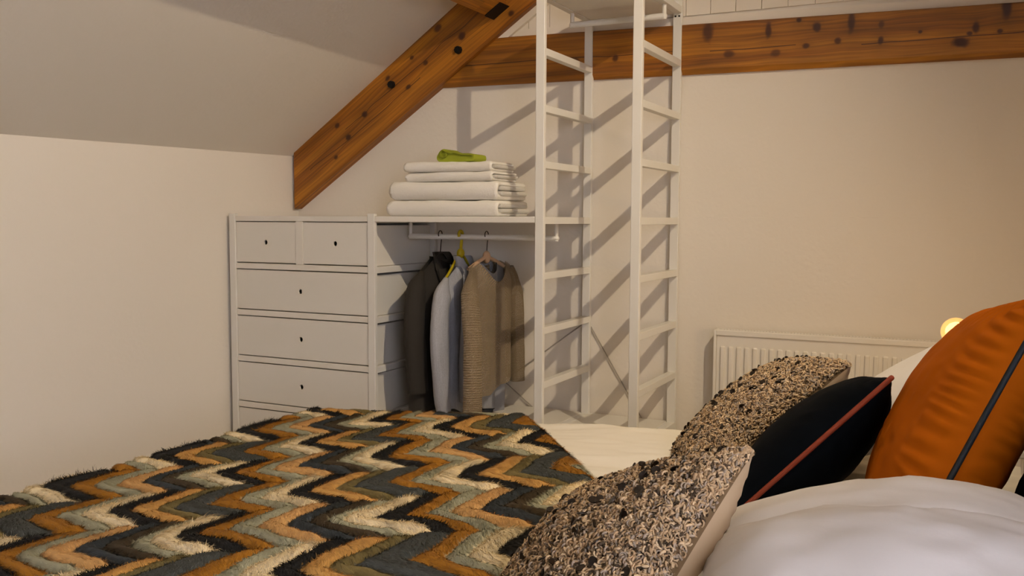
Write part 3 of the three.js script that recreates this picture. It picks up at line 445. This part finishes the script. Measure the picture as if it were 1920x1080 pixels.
function sleeveGeo(pts, rs, rn, seed, sq = 24) {      // pts: [s, y, n] along the sleeve
  const curve = new THREE.CatmullRomCurve3(pts.map(([s, y, n]) => new THREE.Vector3(n, y, s))), N = 44, pos = [];
  return gridGeo(sq, N, (i, j) => { const c = curve.getPoint(j), t = curve.getTangent(j), a = i * Math.PI * 2; const side = new THREE.Vector3(0, -t.z, t.y).normalize(), out = new THREE.Vector3().crossVectors(t, side).normalize(); const k = rs.length - 1, f = j * k, q = Math.min(k - 1, Math.floor(f)), A = lerp(rs[q], rs[q + 1], f - q), B = lerp(rn[q], rn[q + 1], f - q); const wr = 1 + 0.22 * (fbm(j * 9, Math.cos(a) * 1.5 + seed, seed, 3) - 0.5); return c.clone().addScaledVector(side, A * Math.cos(a) * wr).addScaledVector(out, B * Math.sin(a) * wr); }, (i, j) => [i * 0.34, j * 0.7], true);
}
const dbl = (o) => new THREE.MeshStandardMaterial({ side: THREE.DoubleSide, roughness: 0.9, ...o });
const HANG = (X) => P(X, -0.083, 3.66);
function hook(r = 0.018, h = 0.075) { const pts = []; for (let k = 0; k <= 12; k++) { const a = -0.5 + (Math.PI + 0.9) * k / 12; pts.push([0, 0.0125 + 0.002 + 0 + r * Math.sin(a) - 0.004, r * Math.cos(a)]); } pts.push([0, -0.03, -0.006], [0, -h, 0]); return pts; }
function hanger(name, label, X, mat, hookMat, thick, spread, drop, turn = 0, r = 0.0024, hk = 0.075) {
  const t = thing(name, label, 'hanger', HANG(X), 'coat hangers on the clothes rail'); t.rotation.y = turn;
  part('hook', tube(hook(0.0165, hk), r, 60, 8), hookMat, t);
  const arm = [[0, -hk - drop, -spread], [0, -hk - drop * 0.55, -spread * 0.6], [0, -hk - 0.008, -0.03], [0, -hk, 0], [0, -hk - 0.008, 0.03], [0, -hk - drop * 0.55, spread * 0.6], [0, -hk - drop, spread]];
  const g = tube(arm, thick, 60, 10); part('arms', g, mat, t); return t;
}
const woodHanger = std(lin('#c9a789'), 0.5), yellow = std(lin('#b5a308'), 0.45), wireDark = std(lin('#3a3532'), 0.4, { metalness: 0.7 });
hanger('coat_hanger', 'dark wire coat hanger holding the charcoal jacket', -2.185, wireDark, wireDark, 0.004, 0.13, 0.09);
{ const h = hanger('coat_hanger', 'bright yellow plastic coat hanger holding the pale shirt', -2.078, yellow, yellow, 0.006, 0.135, 0.10, 0, 0.007, 0.082); part('neck_collar', new THREE.SphereGeometry(0.021, 20, 14).scale(0.8, 1.1, 1).translate(0, -0.074, 0), yellow, h); }
{ const h = hanger('coat_hanger', 'pale wooden coat hanger holding the knitted sweater', -1.945, woodHanger, wireDark, 0.0085, 0.165, 0.05, 0, 0.0022, 0.085); part('neck_block', new THREE.SphereGeometry(0.026, 20, 14).scale(0.6, 1.1, 1).translate(0, -0.088, 0), woodHanger, h); }
// jacket
{
  const cloth = dbl({ color: lin('#2b2723'), bumpMap: linenBump, bumpScale: 0.0006 });
  const j = thing('jacket', 'charcoal tailored jacket hanging beside the drawers', 'jacket', P(-2.185, -0.165, 3.665)); j.rotation.y = -0.06;
  part('body', garmentBody({ w0: 0.205, w1: 0.235, len: 0.70, neck: 0.06, drop: 0.105, scoop: 0.10, thick: 0.05, folds: 0.006, seed: 3 }), cloth, j);
  part('sleeve', sleeveGeo([[0.15, -0.075, 0.0], [0.205, -0.15, 0.010], [0.235, -0.34, 0.022], [0.222, -0.60, 0.03]], [0.012, 0.052, 0.056, 0.052], [0.012, 0.040, 0.042, 0.04], 5), cloth, j);
  part('sleeve', sleeveGeo([[-0.18, -0.075, 0.0], [-0.215, -0.16, 0.01], [-0.22, -0.36, 0.014], [-0.21, -0.62, 0.02]], [0.03, 0.045, 0.04, 0.035], [0.03, 0.04, 0.035, 0.03], 6), cloth, j);
  const col = gridGeo(48, 8, (i, k) => { const a = (i - 0.5) * Math.PI * 1.55, r = 0.066 + 0.03 * k; return new THREE.Vector3(-0.05 * Math.cos(a) + 0.02 + 0.03 * k, 0.012 - 0.06 * k * (0.6 + Math.abs(Math.sin(a / 2))) - 0.10 * smooth(0.5, 1, Math.abs(i - 0.5) * 2) , r * Math.sin(a)); });
  part('collar', col, cloth, j);
  part('lapel', gridGeo(10, 20, (i, k) => new THREE.Vector3(0.055 + 0.006 * Math.sin(i * 3), -0.06 - 0.34 * k, 0.01 + lerp(0.07, 0.005, k) * i + 0.02 * (1 - k)), null), cloth, j);
  for (const y of [-0.46, -0.60]) { const b = new THREE.SphereGeometry(0.008, 12, 8); b.scale(0.5, 1, 1); b.translate(0.058, y, 0.02); part('button', b, M.dark, j); }
}
// pale shirt
{
  const weave = tex(256, 256, (u, v) => { const n = hash(Math.floor(u * 256), Math.floor(v * 256), 41), k = 0.86 + 0.2 * n + 0.1 * (fbm(u * 60, v * 6, 43, 2) - 0.5); return [176 * k, 178 * k, 188 * k]; }); weave.repeat.set(4, 4);
  const cloth = dbl({ color: 0xffffff, map: weave, roughness: 0.85 });
  const s = thing('shirt', 'pale grey collared shirt hanging between the jacket and the sweater', 'shirt', P(-2.078, -0.200, 3.665)); s.rotation.y = 0.02;
  part('body', garmentBody({ w0: 0.20, w1: 0.215, len: 0.675, neck: 0.058, drop: 0.10, scoop: 0.05, thick: 0.042, folds: 0.009, seed: 9, hem: (x) => 0.07 * x * x }), cloth, s);
  part('sleeve', sleeveGeo([[0.14, -0.065, 0.0], [0.195, -0.14, 0.010], [0.235, -0.32, 0.02], [0.215, -0.56, 0.022], [0.195, -0.65, 0.02]], [0.012, 0.048, 0.054, 0.046, 0.04], [0.012, 0.036, 0.036, 0.034, 0.03], 13), cloth, s);
  part('sleeve', sleeveGeo([[-0.175, -0.07, 0.0], [-0.2, -0.16, 0.01], [-0.205, -0.34, 0.014], [-0.2, -0.66, 0.02]], [0.03, 0.045, 0.04, 0.035], [0.025, 0.035, 0.03, 0.03], 14), cloth, s);
  part('collar', gridGeo(48, 8, (i, k) => { const a = (i - 0.5) * Math.PI * 1.8, r = 0.058 + 0.014 * k; return new THREE.Vector3(-0.045 * Math.cos(a) + 0.012 + 0.016 * k, 0.032 - 0.045 * k - 0.055 * k * smooth(0.6, 1, Math.abs(i - 0.5) * 2) - 0.05 * smooth(0.6, 1, Math.abs(i - 0.5) * 2), r * Math.sin(a)); }), cloth, s);
  part('button_placket', gridGeo(6, 30, (i, k) => new THREE.Vector3(0.047 + 0.004 * Math.sin(k * 9), -0.07 - 0.58 * k, (i - 0.5) * 0.03)), cloth, s);
}
// grey top worn under the sweater on the same hanger
{
  const cloth = dbl({ color: lin('#8d8f97'), roughness: 0.85, bumpMap: linenBump, bumpScale: 0.0005 });
  const s = thing('long_top', 'blue grey top whose hem hangs out below the knitted sweater', 'top', P(-1.962, -0.185, 3.675));
  part('body', garmentBody({ w0: 0.195, w1: 0.19, len: 0.675, neck: 0.075, drop: 0.055, scoop: 0.06, thick: 0.03, folds: 0.012, seed: 21, hem: (x, st) => -0.05 * (x < -0.3 ? 1 : 0) + 0.06 * x }), cloth, s);
}
// open-knit sweater
{
  const W = 512, knitA = tex(W, W, (u, v) => { const n = 32, x = u * n, y = v * n, r = Math.floor(y), fx = ((x + (r % 2) * 0.5) % 1) - 0.5, fy = (y % 1) - 0.5, d = Math.hypot(fx * 1.15, (fy + fx * 0.7) * 1.25) + 0.16 * (vnoise(u * 120, v * 120, 3) - 0.5); const a = d < 0.27 ? 0 : 255; return [a, a, a]; }, false);
  const knitC = tex(W, W, (u, v) => { const n = 32, x = u * n, y = v * n, r = Math.floor(y), fx = ((x + (r % 2) * 0.5) % 1) - 0.5, fy = (y % 1) - 0.5; const k = 0.86 + 0.16 * Math.cos(fx * 6.28) * Math.cos(fy * 6.28) * -1 + 0.18 * (vnoise(u * 200, v * 200, 7) - 0.5); return [178 * k, 158 * k, 131 * k]; });
  const knitB = tex(W, W, (u, v) => { const n = 32, x = u * n, y = v * n, r = Math.floor(y), fx = ((x + (r % 2) * 0.5) % 1) - 0.5, fy = (y % 1) - 0.5; const k = 255 * smooth(0.1, 0.55, Math.hypot(fx, fy)); return [k, k, k]; }, false);
  for (const t of [knitA, knitC, knitB]) t.repeat.set(4.4, 4.4);
  const cloth = dbl({ color: 0xffffff, map: knitC, alphaMap: knitA, alphaTest: 0.5, bumpMap: knitB, bumpScale: 0.003, roughness: 0.95 });
  const s = thing('knit_sweater', 'open knit beige sweater hanging at the right end of the rail', 'sweater', P(-1.935, -0.185, 3.675)); s.rotation.y = 0.05;
  part('body', garmentBody({ w0: 0.215, w1: 0.20, len: 0.57, neck: 0.135, drop: 0.03, scoop: 0.095, back: 0.03, thick: 0.045, folds: 0.006, seed: 33, hem: (x) => -0.025 * x - 0.015 * x * x }), cloth, s);
  part('sleeve', sleeveGeo([[0.175, -0.03, 0.0], [0.23, -0.14, 0.015], [0.268, -0.38, 0.045], [0.292, -0.62, 0.055], [0.292, -0.685, 0.055]], [0.012, 0.052, 0.058, 0.056, 0.052], [0.012, 0.036, 0.035, 0.035, 0.035], 35), cloth, s);
  part('sleeve', sleeveGeo([[-0.195, -0.04, 0.0], [-0.225, -0.16, 0.02], [-0.235, -0.38, 0.03], [-0.235, -0.58, 0.035]], [0.03, 0.045, 0.04, 0.038], [0.03, 0.04, 0.035, 0.035], 36), cloth, s);
}

scene.traverse((o) => { if (o.isMesh) o.castShadow = o.receiveShadow = true; });
renderer.render(scene, camera);
